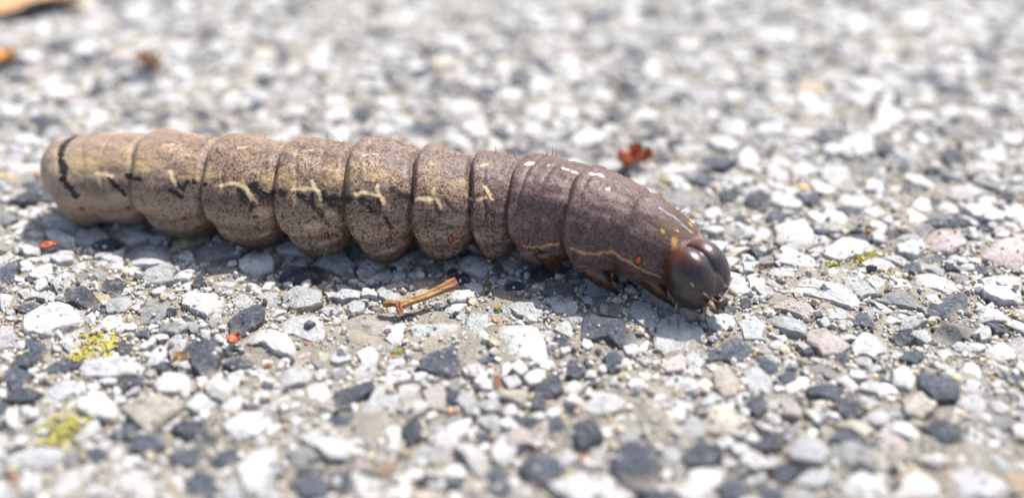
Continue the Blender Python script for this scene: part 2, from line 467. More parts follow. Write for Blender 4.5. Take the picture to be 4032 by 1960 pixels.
for col, pts in [
    ('W', ((585,200),(660,160),(770,155),(810,180),(740,220),(660,245),(600,225))),
    ('W', ((740,235),(810,215),(900,265),(890,285),(800,280),(750,260))),
    ('W', ((415,330),(470,315),(620,350),(730,390),(750,430),(700,445),(570,410),(440,370))),
    ('W', ((380,100),(500,80),(565,170),(500,190),(420,180),(380,150))),
    ('L', ((370,200),(430,225),(540,215),(560,260),(500,280),(400,250))),
    ('P', ((1260,200),(1330,150),(1438,165),(1438,280),(1350,260),(1270,240))),
    ('W', ((1245,330),(1320,290),(1438,300),(1438,420),(1350,420),(1270,390))),
    ('P', ((1020,150),(1080,100),(1170,120),(1190,180),(1110,215),(1040,190))),
    ('L', ((895,170),(960,150),(1030,190),(980,225),(910,210))),
    ('B', ((1060,400),(1100,380),(1200,375),(1210,450),(1130,440))),
    ('B', ((1045,560),(1090,480),(1210,500),(1210,560),(1110,595))),
    ('B', ((700,490),(740,455),(860,510),(820,530),(720,515))),
    ('B', ((870,560),(960,535),(985,570),(920,600))),
    ('B', ((910,260),(990,240),(1005,280),(950,295))),
    ('B', ((440,290),(520,285),(570,300),(560,320),(480,310))),
    ('W', ((700,590),(760,540),(840,540),(865,600),(800,650),(720,625))),
    ('L', ((920,490),(1000,460),(1030,500),(960,530),(910,525))),
    ('L', ((1235,530),(1290,510),(1300,570),(1260,580))),
    ('B', ((1260,490),(1330,500),(1390,540),(1320,545))),
    ('W', ((1270,620),(1340,590),(1400,620),(1400,660),(1300,660))),
    ('W', ((85,490),(130,465),(210,480),(215,530),(150,545),(95,520))),
    ('L', ((220,510),(300,480),(340,520),(320,580),(250,580))),
    ('L', ((330,475),(420,485),(520,520),(510,560),(410,540),(345,500))),
    ('P', ((360,440),(430,410),(520,430),(570,480),(500,490),(420,460))),
    ('B', ((295,690),(330,645),(400,690),(380,725),(310,720))),
    ('B', ((390,730),(470,690),(475,750),(420,765))),
    ('C', ((120,720),(170,690),(230,750),(220,810),(160,820),(120,770))),
    ('L', ((240,720),(310,700),(370,760),(350,820),(280,810))),
    ('B', ((270,830),(330,815),(345,870),(310,895),(275,870))),
    ('B', ((630,860),(690,795),(740,830),(760,890),(700,920),(650,890))),
    ('B', ((980,730),(1050,690),(1110,720),(1170,790),(1150,840),(1060,840),(1000,780))),
    ('B', ((1010,960),(1100,900),(1190,970),(1170,1010),(1100,1030))),
    ('B', ((280,1030),(370,960),(440,1000),(400,1050),(300,1055))),
    ('B', ((610,990),(690,950),(760,1010),(690,1030))),
    ('B', ((660,1105),(780,1105),(820,1120),(760,1145),(670,1140))),
    ('G', ((590,1040),(700,1010),(810,1050),(800,1095),(680,1095))),
    ('P', ((390,820),(440,820),(500,870),(490,900),(420,890))),
    ('W', ((640,740),(690,720),(740,780),(710,800))),
    ('C', ((920,830),(1000,790),(1060,880),(1000,910),(930,890))),
    ('B', ((1340,730),(1438,730),(1438,780),(1370,770))),
    ('L', ((460,1190),(520,1125),(640,1130),(640,1170),(560,1210))),
    ('L', ((1110,1150),(1160,1100),(1330,1110),(1380,1180),(1330,1252),(1180,1252))),
    ('W', ((860,1150),(980,1110),(1090,1140),(1100,1252),(870,1252))),
    ('B', ((0,1040),(70,1000),(160,1060),(110,1110),(0,1110))),
    ('B', ((360,1110),(440,1090),(490,1130),(440,1180),(380,1170))),
    ('B', ((320,1200),(430,1200),(420,1252),(310,1252))),
    ('B', ((140,1190),(190,1130),(270,1180),(280,1252),(150,1252))),
    ('L', ((240,245),(260,210),(300,250),(290,290),(250,285))),
    ('B', ((270,190),(300,185),(335,215),(300,225))),
    ('B', ((850,110),(900,100),(920,130),(870,140))),
    ('B', ((1030,70),(1080,45),(1130,70),(1120,95),(1050,95))),
    ('B', ((640,20),(700,10),(740,40),(690,60))),
    ('W', ((1180,20),(1290,0),(1350,40),(1310,75),(1220,60))),
    ('B', ((190,55),(260,50),(270,80),(200,75))),
    ('B', ((1100,250),(1150,255),(1160,275),(1110,275))),
    ('G', ((810,410),(890,370),(990,395),(1000,440),(880,430))),
    ('B', ((640,640),(680,615),(700,670),(650,690))),
    ('B', ((900,650),(980,615),(1020,650),(980,680))),
    ('B', ((820,730),(880,720),(885,760),(840,755))),
    ('B', ((230,400),(275,395),(280,440),(240,445))),
    ('L', ((1060,620),(1110,615),(1145,640),(1090,660))),
]: tr(T_C, col, *pts)
# blurred stones behind the caterpillar: centre and size in a crop
def ell(frame, col, items):
    for cx, cy, ww, hh in items:
        k = int(rng.integers(6, 9)); a = np.sort((np.arange(k) + rng.uniform(-0.3, 0.3, k)) / k * 2 * math.pi)
        q = rng.uniform(0.85, 1.1, k)
        tr(frame, col, *[(cx + 0.5 * ww * c_ * math.cos(b_), cy + 0.5 * hh * c_ * math.sin(b_)) for b_, c_ in zip(a, q)])
T_D = (2000, 0, 1.2677); T_E = (0, 0, 1.288)
ell(T_D, 'B', [(545,570,95,95),(720,625,85,60),(840,710,75,60),(460,620,55,60),(1090,540,95,70),(815,500,65,50),(860,350,55,60),
    (1250,1000,130,100),(1105,970,100,80),(970,890,130,70),(785,790,120,55),(1420,380,85,60),(1250,435,75,60),(1955,490,65,60),
    (2390,380,100,50),(2120,380,150,60),(1700,650,110,40),(1560,680,130,60),(160,310,85,70),(510,60,115,60),(730,60,60,80),
    (950,95,95,40),(2220,770,110,110),(2450,560,110,60),(2500,970,75,50),(2010,930,95,50),(1710,1050,105,50),(2250,1110,130,50),
    (1510,990,100,50),(1335,1080,100,80),(50,400,95,60),(60,750,115,60),(1980,270,65,40),(2440,200,70,60),(1310,745,65,40),
    (700,680,85,35),(2130,840,105,40),(1890,745,100,60),(1750,360,70,40),(1600,240,70,40),(330,170,80,45),(2320,250,70,45)])
ell(T_D, 'W', [(400,690,200,100),(1500,500,130,70),(1740,130,120,80),(720,340,110,80),(2090,490,95,50),(1100,390,90,50),(2430,770,190,70),
    (2520,680,120,80),(1200,790,120,90),(1480,840,140,70),(1900,590,160,80),(1310,640,180,60),(120,640,140,60),(2430,1060,120,80),
    (1020,1050,100,70),(1620,740,120,60),(300,560,120,60),(1380,180,150,80),(2030,110,180,90),(900,220,160,80),(2200,560,120,60),(480,470,110,60)])
ell(T_E, 'B', [(345,335,120,50),(1440,285,65,90),(1110,480,65,32),(1300,540,75,60),(1190,570,65,50),(1840,570,110,110),(2190,570,85,60),
    (2020,440,85,50),(2210,420,110,35),(1710,240,85,60),(1060,165,120,50),(490,470,95,60),(300,500,55,32),(640,130,75,40),(1020,570,55,50),
    (250,620,140,45),(2450,470,85,60),(1560,640,95,45),(1920,50,65,60),(1960,160,55,40),(2160,240,75,40),(1330,410,60,50),(120,650,70,30),
    (1480,50,80,40),(740,470,90,35),(1640,390,60,40),(2330,90,60,40)])
ell(T_E, 'W', [(1110,230,100,90),(500,570,120,85),(210,140,110,70),(240,400,180,70),(130,700,150,50),(900,230,160,90),(1700,400,110,40),
    (1720,680,110,80),(2290,200,150,80),(910,360,120,60),(1480,660,100,50),(700,60,160,70),(1450,170,130,70),(2050,90,150,80),(60,560,110,70),
    (900,620,120,50),(1700,510,120,50),(430,250,150,60)])

# occupancy raster of the paving, 0.012 cm cells
OX0, OY0, OC = -9.0, -3.6, 0.012
ONX, ONY = int(18.0 / OC), int(12.2 / OC)
occ = np.zeros((ONX, ONY), bool); hmap = np.zeros((ONX, ONY), np.float32)
def raster(poly):
    P = np.asarray(poly)
    lo = np.floor((P.min(0) - (OX0, OY0)) / OC).astype(int); hi = np.ceil((P.max(0) - (OX0, OY0)) / OC).astype(int) + 1
    lo = np.maximum(lo, 0); hi = np.minimum(hi, (ONX, ONY))
    if (hi <= lo).any(): return None
    gx = OX0 + (np.arange(lo[0], hi[0]) + 0.5) * OC; gy = OY0 + (np.arange(lo[1], hi[1]) + 0.5) * OC
    X, Y = np.meshgrid(gx, gy, indexing='ij'); ins = np.zeros(X.shape, bool)
    n = len(P)
    for a in range(n):
        x1, y1 = P[a]; x2, y2 = P[(a + 1) % n]
        if y1 == y2: continue
        ins ^= ((y1 > Y) != (y2 > Y)) & (X < (x2 - x1) * (Y - y1) / (y2 - y1) + x1)
    return (slice(lo[0], hi[0]), slice(lo[1], hi[1])), ins

stones = []                                   # (colour key, colour, verts, faces, height, apparent size, traced?)
def apparent(V, size):
    c = V.mean(0); p, d = project(c)
    inside = -60 < p[0] < 4092 and -40 < p[1] < 2020
    return (size / d) * (1.0 if inside else 0.02)
for (ox, oy, sc), ck, pts in TR:
    poly = np.array([unproject(ox + x / sc, oy + y / sc, 0.03)[:2] for x, y in pts])
    r_ = raster(poly)
    if r_ is None: continue
    occ[r_[0]] |= r_[1]
    size = np.ptp(poly, axis=0).mean()
    c0 = poly.mean(0)
    h = min(0.07, 0.022 + 0.11 * size) * rng.uniform(0.7, 1.2)
    V, F = stone_mesh(poly, h, 3)
    hmap[r_[0]][r_[1]] = h
    c_ = stone_col(ck)
    if ck == 'W': c_ = np.array(PAL['W']) * rng.uniform(0.96, 1.08)
    stones.append((ck, c_, V, F, h, apparent(V, size) * 1.5))

def rand_poly(cx, cy, s, el, ang):
    k = int(rng.integers(4, 8)); a = (np.arange(k) + rng.uniform(-0.40, 0.40, k)) / k * 2 * math.pi
    q = rng.uniform(0.72, 1.18, k)
    x = s * el * q * np.cos(a); y = s / el * q * np.sin(a)
    ca, sa = math.cos(ang), math.sin(ang)
    return np.column_stack((cx + ca * x - sa * y, cy + sa * x + ca * y))

def fill(n_try, smin, smax, allow, nseg, power=1.6):
    got = 0
    for _ in range(n_try):
        y = rng.uniform(-3.1, 8.0); x = rng.uniform(-8.6, 8.6)
        if not in_region(np.array(x), np.array(y)): continue
        i, j = int((x - OX0) / OC), int((y - OY0) / OC)
        if not (0 <= i < ONX and 0 <= j < ONY) or occ[i, j]: continue
        s = smin + (smax - smin) * rng.random() ** power
        poly = rand_poly(x, y, s, rng.uniform(1.0, 1.42), rng.uniform(0, math.pi))
        r_ = raster(poly)
        if r_ is None or not r_[1].any(): continue
        if (occ[r_[0]] & r_[1]).sum() > allow * r_[1].sum(): continue
        occ[r_[0]] |= r_[1]
        u = rng.random()
        ck = 'W' if u < 0.46 else 'L' if u < 0.76 else 'B' if u < 0.86 else 'G' if u < 0.92 else 'P' if u < 0.96 else 'C' if u < 0.985 else 'T'
        h = min(0.055, 0.018 + 0.18 * s) * rng.uniform(0.6, 1.25)
        V, F = stone_mesh(poly, h, nseg, rings=((1.0, 0.65), (0.93, 0.95), (0.5, 1.0)))
        hmap[r_[0]][r_[1]] = h
        stones.append((ck, stone_col(ck), V, F, h, apparent(V, 2 * s)))
        got += 1
    return got
fill(2600, 0.13, 0.19, 0.05, 3)
fill(14000, 0.075, 0.13, 0.08, 3)
fill(26000, 0.045, 0.08, 0.10, 2)
fill(42000, 0.024, 0.046, 0.12, 2)

# the largest in view are pieces of their own, the rest one mass of gravel
order = sorted(range(len(stones)), key=lambda k: -stones[k][5])
KIND = {'W': 'pale_stone', 'L': 'pale_stone', 'B': 'dark_stone', 'G': 'tinted_stone', 'P': 'tinted_stone', 'T': 'tinted_stone', 'R': 'tinted_stone', 'C': 'tinted_stone'}
count = {'pale_stone': 0, 'dark_stone': 0, 'tinted_stone': 0}
rest = []
for k in order:
    ck, c, V, F, h, a = stones[k]
    nm = KIND[ck]
    if count[nm] < 290 and a > 0.008:
        count[nm] += 1
        cen = V.mean(0); cen[2] = 0
        o = link(nm, make_mesh(nm, V - cen, F, stone_vcol(c, V, h), False, MST), pav)
        o.location = cen
    else:
        rest.append(k)
def merge(name, parts, mat, parent, kind):
    off = 0; VV, FF, CC = [], [], []
    for V, F, C in parts:
        VV.append(V); FF.append(F + off); CC.append(C); off += len(V)
    return link(name, make_mesh(name, np.concatenate(VV), np.concatenate(FF), np.concatenate(CC), False, mat), parent, kind=kind)
merge('gravel', [(stones[k][2], stones[k][3], stone_vcol(stones[k][1], stones[k][2], stones[k][4])) for k in rest], MST, pav, 'stuff')

# sand grains lying in the gaps (and a few on the stones)
ico_v = []
g_ = (1 + 5 ** 0.5) / 2
for a, b in ((1, g_), (-1, g_), (1, -g_), (-1, -g_)):
    ico_v += [(0, a, b), (a, b, 0), (b, 0, a)]
ico_v = np.array(ico_v, float); ico_v /= np.linalg.norm(ico_v[0])
ico_f = []
for a in range(12):
    for b in range(a + 1, 12):
        for c in range(b + 1, 12):
            e = [np.linalg.norm(ico_v[p] - ico_v[q]) for p, q in ((a, b), (b, c), (a, c))]
            if max(e) < 1.2:
                nrm = np.cross(ico_v[b] - ico_v[a], ico_v[c] - ico_v[a])
                ico_f.append((a, b, c) if nrm @ ico_v[a] > 0 else (a, c, b))
ico_f = np.array(ico_f)
def sand(name, n, rmin, rmax, ylo, yhi, on_stone, power=2.0):
    x = rng.uniform(-8.6, 8.6, n); y = rng.uniform(ylo, yhi, n)
    keep = in_region(x, y, 0.92)
    i = np.clip(((x - OX0) / OC).astype(int), 0, ONX - 1); j = np.clip(((y - OY0) / OC).astype(int), 0, ONY - 1)
    on = occ[i, j]
    keep &= (~on) | (rng.random(n) < on_stone)
    x, y, on = x[keep], y[keep], on[keep]; n = len(x)
    r = rmin + (rmax - rmin) * rng.random(n) ** power
    z = cement_z(x, y) + r * 0.45
    z[on] = hmap[i, j][keep][on] + r[on] * 0.2
    sc = rng.uniform(0.65, 1.25, (n, 1, 3)) * r[:, None, None]
    V = ico_v[None] * (1 + rng.normal(0, 0.16, (n, 12, 1))) * sc
    a = rng.uniform(0, 6.28, n); ca, sa = np.cos(a)[:, None], np.sin(a)[:, None]
    X = V[..., 0] * ca - V[..., 1] * sa + x[:, None]; Y = V[..., 0] * sa + V[..., 1] * ca + y[:, None]
    V = np.stack((X, Y, V[..., 2] + z[:, None]), -1).reshape(-1, 3)
    F = (ico_f[None] + (np.arange(n) * 12)[:, None, None]).reshape(-1, 3)
    pal = np.array([(0.62, 0.60, 0.56), (0.47, 0.45, 0.41), (0.42, 0.35, 0.25), (0.52, 0.43, 0.32), (0.08, 0.085, 0.1), (0.45, 0.20, 0.09), (0.55, 0.45, 0.2)])
    c = pal[rng.choice(len(pal), n, p=[0.36, 0.27, 0.18, 0.09, 0.082, 0.012, 0.006])] * rng.uniform(0.7, 1.15, (n, 1))
    return link(name, make_mesh(name, V, F, np.repeat(c, 12, 0), False, MSA), pav, kind='stuff')
sand('coarse_sand', 60000, 0.011, 0.032, -3.1, 8.0, 0.03)
sand('fine_sand', 130000, 0.005, 0.014, -2.2, 2.0, 0.05)

# ------------------------------------------------------------------ the caterpillar
cat = link('caterpillar', None, None, 'plump brown mottled caterpillar with glossy dark head crawling over the paving', 'caterpillar')
K = 4032 / 2576.0
# centre line and half width as seen in the photograph, tail to head, with clearance of the belly above the paving
CL = np.array([(112,468,96),(150,456,102),(200,449,108),(300,445,113),(380,450,113),(470,459,115),(560,466,117),(650,478,121),(735,485,124),
               (820,491,128),(897,496,129),(975,500,130),(1052,505,128),(1125,512,125),(1190,514,122),(1255,516,121),(1310,519,122),
               (1380,527,127),(1455,545,128),(1530,564,124),(1600,590,115),(1660,620,101),(1710,650,84),(1745,672,70)], float)
lift = np.interp(CL[:, 0], (112, 300, 1200, 1400, 1600, 1745), (0.045, 0.05, 0.05, 0.08, 0.10, 0.07))
pts = []; rad = []
for (cx, cy, hw), lf in zip(CL, lift):
    zc = 0.36
    for _ in range(6):
        p = unproject(cx * K, cy * K, zc); d = (p - CAM) @ FWD
        r_ = hw * K * d / FPX
        zc = r_ * 0.93 + lf
    pts.append(p); rad.append(r_)
pts = np.array(pts); rad = np.array(rad)
NS, NT = 820, 300
# resample the centre line smoothly
def cr(P, m):
    n = len(P); out = []
    t = np.linspace(0, n - 1 - 1e-6, m)
    i = t.astype(int); f = (t - i)[:, None]
    g = lambda k: P[np.clip(i + k, 0, n - 1)]
    a, b, c, d = g(-1), g(0), g(1), g(2)
    return 0.5 * (2 * b + (c - a) * f + (2 * a - 5 * b + 4 * c - d) * f ** 2 + (3 * b - a - 3 * c + d) * f ** 3)
dense = cr(np.column_stack((pts, rad, CL[:, 0])), 4000)
for _ in range(3):                                       # relax the hand-read wobble
    k = np.hanning(301); k /= k.sum()
    for cidx in range(4):
        q = np.r_[2 * dense[0, cidx] - dense[150:0:-1, cidx], dense[:, cidx], 2 * dense[-1, cidx] - dense[-2:-152:-1, cidx]]
        dense[:, cidx] = np.convolve(q, k, 'valid')
arc = np.r_[0, np.cumsum(np.linalg.norm(np.diff(dense[:, :3], axis=0), axis=1))]
LEN = arc[-1]
ss = np.linspace(0, LEN, NS)
ss = np.r_[LEN * 0.05 * (1 - np.cos(np.linspace(0, math.pi / 2, 60))), np.linspace(0.05 * LEN, LEN, NS - 59)[1:]]
C = np.stack([np.interp(ss, arc, dense[:, k]) for k in range(5)], -1)
cen, rb, xim = C[:, :3], C[:, 3], C[:, 4]
Tn = np.gradient(cen, ss, axis=0); Tn /= np.linalg.norm(Tn, axis=1)[:, None]
Nn = np.array((0, 0, 1.0)) - Tn * Tn[:, 2:3]; Nn /= np.linalg.norm(Nn, axis=1)[:, None]
Bn = np.cross(Tn, Nn)                                    # towards the camera for a body running to +x
s_of_x = lambda x: np.interp(x, xim, ss)
cap = 0.20
capf = np.where(ss < cap, np.sqrt(np.clip(1 - (1 - ss / cap) ** 2.3, 0, 1)), 1.0)
fcap = 0.10
capf = capf * np.where(ss > LEN - fcap, np.sqrt(np.clip(1 - ((ss - LEN + fcap) / fcap) ** 2, 0, 1)) * 0.8 + 0.2, 1.0)
capf[-1] = 0.01
th = np.linspace(-math.pi, math.pi, NT, endpoint=False)  # 0 = up, + = camera side
S, TH = np.meshgrid(ss, th, indexing='ij')
ATH = np.degrees(np.abs(TH)); DTH = np.degrees(TH)
BND = s_of_x(np.array([112, 255, 380, 562, 735, 897, 1052, 1190, 1310, 1458, 1592, 1745.0]))
SEGN = ['A8', 'A7', 'A6', 'A5', 'A4', 'A3', 'A2', 'A1', 'T3', 'T2', 'T1']
wav = 0.010 * np.sin(TH * 2 + 1.3) + 0.007 * np.sin(TH * 5 + 0.4)
Sw = S + wav                                             # folds are not perfect circles
disp = np.zeros_like(S); crease = np.zeros_like(S)
g = lambda x, w_: np.exp(-(x / w_) ** 2)
for k in range(11):
    a, b = BND[k], BND[k + 1]; Ls = b - a
    t = (Sw - a) / Ls; m = (t >= 0) & (t < 1)
    amp = [0.0, 0.02, 0.12, 0.13, 0.14, 0.15, 0.13, 0.12, 0.10, 0.08, 0.03][k]
    dors = 0.35 + 0.65 * smooth(150, 100, ATH)
    prof = amp * smooth(0, 0.13, t) * (1 - 0.80 * smooth(0.12, 1.0, t))
    # hanging side lobes under the spiracles
    low = g(ATH - 131, 26)
    lobe = [0.02, 0.05, 0.28, 0.32, 0.32, 0.31, 0.28, 0.24, 0.22, 0.20, 0.05][k]
    tl = np.clip(t, 0, 1)
    lob = low * (lobe * np.sin(math.pi * tl) ** 0.8 - 0.58 * lobe)
    # crease under the spiracle and its lip
    cr_l = 106 + 7 * np.sin(math.pi * tl)
    lob += (-0.085 * g(ATH - cr_l, 4.5) + 0.045 * g(ATH - cr_l - 9, 5)) * np.sin(math.pi * tl) * (0.3 if k in (0, 9, 10) else 1.0)
    lob += -0.045 * g(ATH - 126 - 5 * np.sin(5 * t + k), 3.2) * g(t - 0.62, 0.22)
    # bulge above the spiracle
    lob += 0.030 * g(ATH - 88, 15) * g(t - 0.55, 0.25)
    # dimple behind the pale comma, fold on the thorax flank
    if 1 <= k <= 7: lob += -0.040 * g(t - 0.46 - 0.004 * (ATH - 78), 0.045) * g(ATH - 76, 16) + 0.022 * g(t - 0.36, 0.06) * g(ATH - 72, 12)
    if k == 8: lob += (0.055 * g(t - 0.74, 0.035) - 0.05 * g(t - 0.86, 0.05) - 0.04 * g(t - 0.64, 0.04)) * g(ATH - 86, 22)
    if k == 9: lob += -0.05 * g(t - 0.05, 0.07) * g(ATH - 92, 18) - 0.03 * g(t - 0.78 + 0.004 * (ATH - 80), 0.07) * g(ATH - 84, 22)
    # secondary rings
    rings = {8: (0.30, 0.62), 9: (0.26, 0.55, 0.80), 10: (0.35,), 7: (0.36,), 6: (0.34,), 5: (0.33,), 4: (0.36, 0.7), 3: (0.38,), 2: (0.36,), 1: (0.4,), 0: (0.55,)}[k]
    sec = 0
    for q, tr_ in enumerate(rings):
        dd = t - tr_ - 0.03 * np.sin(TH * 3 + k)
        depth = (0.034 if k in (8, 9) else 0.013) * (1 - 0.3 * q) * (0.65 + 0.6 * np.sin(TH * 2.3 + k * 1.7 + q))
        sec = sec - depth * g(dd, 0.035) * smooth(140, 95, ATH) + 0.4 * depth * g(dd - 0.08, 0.05)
    disp = disp + np.where(m, prof * dors + lob + sec, 0)
for k in range(1, 11):
    d0 = Sw - BND[k]
    dep = [0, 0.006, 0.05, 0.08, 0.10, 0.10, 0.095, 0.09, 0.085, 0.07, 0.045][k]
    lw = smooth(84, 118, ATH)
    disp -= dep * (0.7 + 1.0 * lw) * g(d0 - 0.012 * lw, 0.020 + 0.034 * lw)
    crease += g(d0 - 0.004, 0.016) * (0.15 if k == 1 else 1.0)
# prolegs: fleshy stumps on A3..A6, claspers on the tail
for k, (x0, sz) in enumerate(((975, 0.34), (820, 0.36), (650, 0.34), (475, 0.28), (190, 0.22))):
    s0 = s_of_x(x0)
    disp += sz * 0.55 * g(S - s0, 0.125) * g(ATH - 152, 13)
# flattened belly, soft irregularity
disp -= 0.10 * smooth(160, 180, ATH)
disp += 0.022 * vnoise(S * 5.5, TH * 3.2 + 40, 15) + 0.014 * vnoise(S * 11, TH * 6 + 40, 5) + 0.006 * vnoise(S * 22, TH * 11 + 80, 6)
# a knob with a dark graze on the far shoulder of A3
disp += 0.07 * g(S - s_of_x(985), 0.06) * g(DTH + 22, 14)
# wrinkled skin of the thorax side
thx = smooth(s_of_x(1310), s_of_x(1400), S) * smooth(s_of_x(1620), s_of_x(1560), S)
disp += -0.040 * thx * g(vnoise(S * 14 + TH * 0.6, TH * 1.1, 9), 0.18) * smooth(40, 70, ATH) * smooth(130, 105, ATH)
RR = rb[:, None] * capf[:, None] * (1 + disp)
POS = cen[:, None, :] + RR[..., None] * (np.cos(TH)[..., None] * Nn[:, None, :] + np.sin(TH)[..., None] * Bn[:, None, :])
# normals of the built skin, for finding spots seen from a direction
du = np.gradient(POS, axis=0); dv = np.roll(POS, -1, 1) - np.roll(POS, 1, 1)
NRM = np.cross(dv, du); NRM /= np.linalg.norm(NRM, axis=2)[..., None] + 1e-12
if (NRM * (POS - cen[:, None, :])).sum() < 0: NRM = -NRM
PXY, PD = project(POS)
FACE = ((CAM - POS) * NRM).sum(-1) > 0
def on_body(px, py):
    d2 = ((PXY[..., 0] - px) ** 2 + (PXY[..., 1] - py) ** 2) + np.where(FACE, 0, 1e9)
    return np.unravel_index(np.argmin(d2), d2.shape)

# ---- skin pigment
u01 = np.clip((xim - 112) / (1745 - 112), 0, 1)[:, None] + 0 * TH
c_tail = lin(166, 148, 130); c_mid = lin(156, 136, 114); c_front = lin(112, 92, 90); c_thx = lin(106, 88, 84)
col = np.zeros(S.shape + (3,))
for ch in range(3):
    col[..., ch] = np.interp(u01, (0, 0.35, 0.62, 0.78, 1.0), (c_tail[ch], c_mid[ch], (c_mid[ch] + c_front[ch]) / 2, c_front[ch], c_thx[ch]))
n1 = vnoise(S * 6, TH * 4, 21) * 0.6 + vnoise(S * 15, TH * 9, 22) * 0.4
col *= (1 + 0.22 * n1)[..., None]
def blend(mask, c):
    global col
    col = col * (1 - mask[..., None]) + np.asarray(c) * mask[..., None]
ROLL = 25                                                # the animal leans away: its mid-back is past the skyline
sh = int(round(ROLL / 360 * NT))
jj = np.arange(NT); mirror_j = (NT - 2 * sh - jj) % NT   # column of the mirrored flank
def sym(mask): return np.maximum(mask, mask[:, mirror_j])
PHI = np.abs((DTH + ROLL + 180) % 360 - 180)
# bands along the body
abd = smooth(1350, 1250, xim)[:, None]
blend(0.45 * g(PHI - 30, 9) * smooth(-0.4, 0.4, n1 + 0.2) * (0.35 + 0.65 * abd), lin(74, 62, 70))       # dark subdorsal band
blend(0.42 * g(PHI - 62, 17) * smooth(-0.2, 0.7, n1) * abd, lin(190, 166, 122))                            # yellowish flank band
blend(0.40 * g(PHI - 100, 13) * smooth(-0.3, 0.6, -n1) * abd, lin(70, 54, 56))                             # dusky band
blend(0.35 * g(PHI - 120, 10) * abd, lin(188, 168, 150))
blend(0.40 * smooth(132, 150, PHI), lin(134, 112, 102))
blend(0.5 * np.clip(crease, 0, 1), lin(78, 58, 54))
spk = (0.70 + 0.25 * abd * np.ones_like(S)) * (0.35 + 0.65 * smooth(250, 650, xim)[:, None])
S1 = (100, 460, 2.087); S2 = (800, 480, 2.087); S3 = (1500, 500, 2.086); S4 = (2150, 580, 1.789)
wob = vnoise(S * 30, TH * 22, 31); wob2 = vnoise(S * 55, TH * 40, 32)
def stroke(fr, pts_, width, c, strength=1.0, soft=0.3, spotty=0.0, spk_to=None):
    global spk
    ox, oy, sc = fr
    ids = [on_body(ox + x / sc, oy + y / sc) for x, y in pts_]
    Q = np.array([POS[i] for i in ids]); dm = np.mean([PD[i] for i in ids])
    wd = width / sc * dm / FPX * 0.5
    lo = Q.min(0) - wd * 4; hi = Q.max(0) + wd * 4
    sel = ((POS > lo) & (POS < hi)).all(-1)
    p = POS[sel]; d = np.full(len(p), 1e9)
    if len(Q) == 1: d = np.linalg.norm(p - Q[0], axis=1)
    for a, b in zip(Q[:-1], Q[1:]):
        ab = b - a; t_ = np.clip(((p - a) @ ab) / (ab @ ab + 1e-12), 0, 1)
        d = np.minimum(d, np.linalg.norm(p - a - t_[:, None] * ab, axis=1))
    d = d + wd * (0.45 * wob[sel] + 0.35 * wob2[sel])
    mk = np.zeros_like(S); mk[sel] = 1 - smooth(wd * (1 - soft), wd * (1 + soft), d)
    if spotty: mk *= smooth(spotty - 0.35, spotty + 0.35, wob2 * 0.7 + wob * 0.4 + 0.45)
    mk = sym(mk)
    blend(mk * strength, c)
    spk = spk * (1 - 0.9 * mk * strength)
def patch(fr, cx, cy, ww, hh, c, strength):
    stroke(fr, [(cx - ww * 0.25, cy), (cx + ww * 0.25, cy)], hh, c, strength, 0.8, 0.0)
CREAM = lin(240, 216, 168); BLK = lin(26, 20, 20); DBR = lin(46, 34, 32); YEL = lin(206, 182, 130); WHT = lin(214, 200, 184)
for a in ((480,400,230,130),(920,400,190,120),(1430,480,260,110)): patch(S1, *a, YEL, 0.5)
for a in ((650,500,260,150),(1130,460,220,170),(1430,440,200,90)): patch(S2, *a, YEL, 0.45)
for a in ((480,740,190,90),(1050,760,110,60),(900,860,140,80)): patch(S2, *a, lin(214, 190, 160), 0.6)
for a in ((620,770,230,90),(1010,690,170,60)): patch(S3, *a, lin(186, 164, 148), 0.5)
for a in ((740,650,140,60),(1330,710,140,60),(1180,460,110,60)): patch(S1, *a, lin(190, 172, 158), 0.4)
for p_, w_ in (([(1020,280),(1130,290),(1290,310)], 60), ([(1500,310),(1600,330),(1770,350)], 75), ([(520,240),(640,270),(740,300)], 60)):
    stroke(S2, p_, w_, lin(58, 50, 62), 0.55, 0.7)
for p_, w_ in (([(510,325),(600,330),(760,350)], 65), ([(770,370),(930,350)], 65)): stroke(S3, p_, w_, lin(60, 50, 60), 0.5, 0.7)
# black marks
for p_, w_ in (([(560,118),(500,124),(440,138),(390,165),(330,220),(295,290),(285,350),(300,400),(320,440),(310,500)], 64), ([(305,500),(350,570),(390,620),(425,650)], 58),
               ([(690,500),(740,570),(800,610),(815,640)], 40), ([(1200,600),(1250,640),(1280,655)], 46), ([(1250,560),(1290,590),(1330,540)], 44), ([(850,490),(940,510)], 50), ([(1380,540),(1480,560)], 40)):
    stroke(S1, p_, w_, BLK, 0.95, 0.22)
for p_, w_ in (([(390,540),(420,520),(440,560),(500,610),(560,590),(660,575)], 84), ([(300,560),(330,620),(360,650),(410,680)], 66), ([(410,690),(390,730)], 36),
               ([(410,780),(440,780)], 28), ([(895,590),(900,680),(950,740),(980,760)], 54), ([(960,560),(1000,640),(1080,620),(1200,650)], 84),
               ([(1040,680),(1110,680)], 24), ([(1445,620),(1440,740)], 48), ([(1500,790),(1550,870)], 48), ([(1560,560),(1640,600),(1720,640)], 70), ([(1300,640),(1380,720)], 80), ([(1010,830),(1030,840)], 30), ([(780,600),(860,640)], 60)):
    stroke(S2, p_, w_, BLK, 0.97, 0.35, 0.02)
for p_, w_ in (([(440,600),(460,680),(480,730)], 26), ([(840,600),(890,680),(910,720)], 30), ([(560,820),(580,830)], 30), ([(530,600),(620,690)], 40)):
    stroke(S3, p_, w_, DBR, 0.85, 0.4, 0.05)
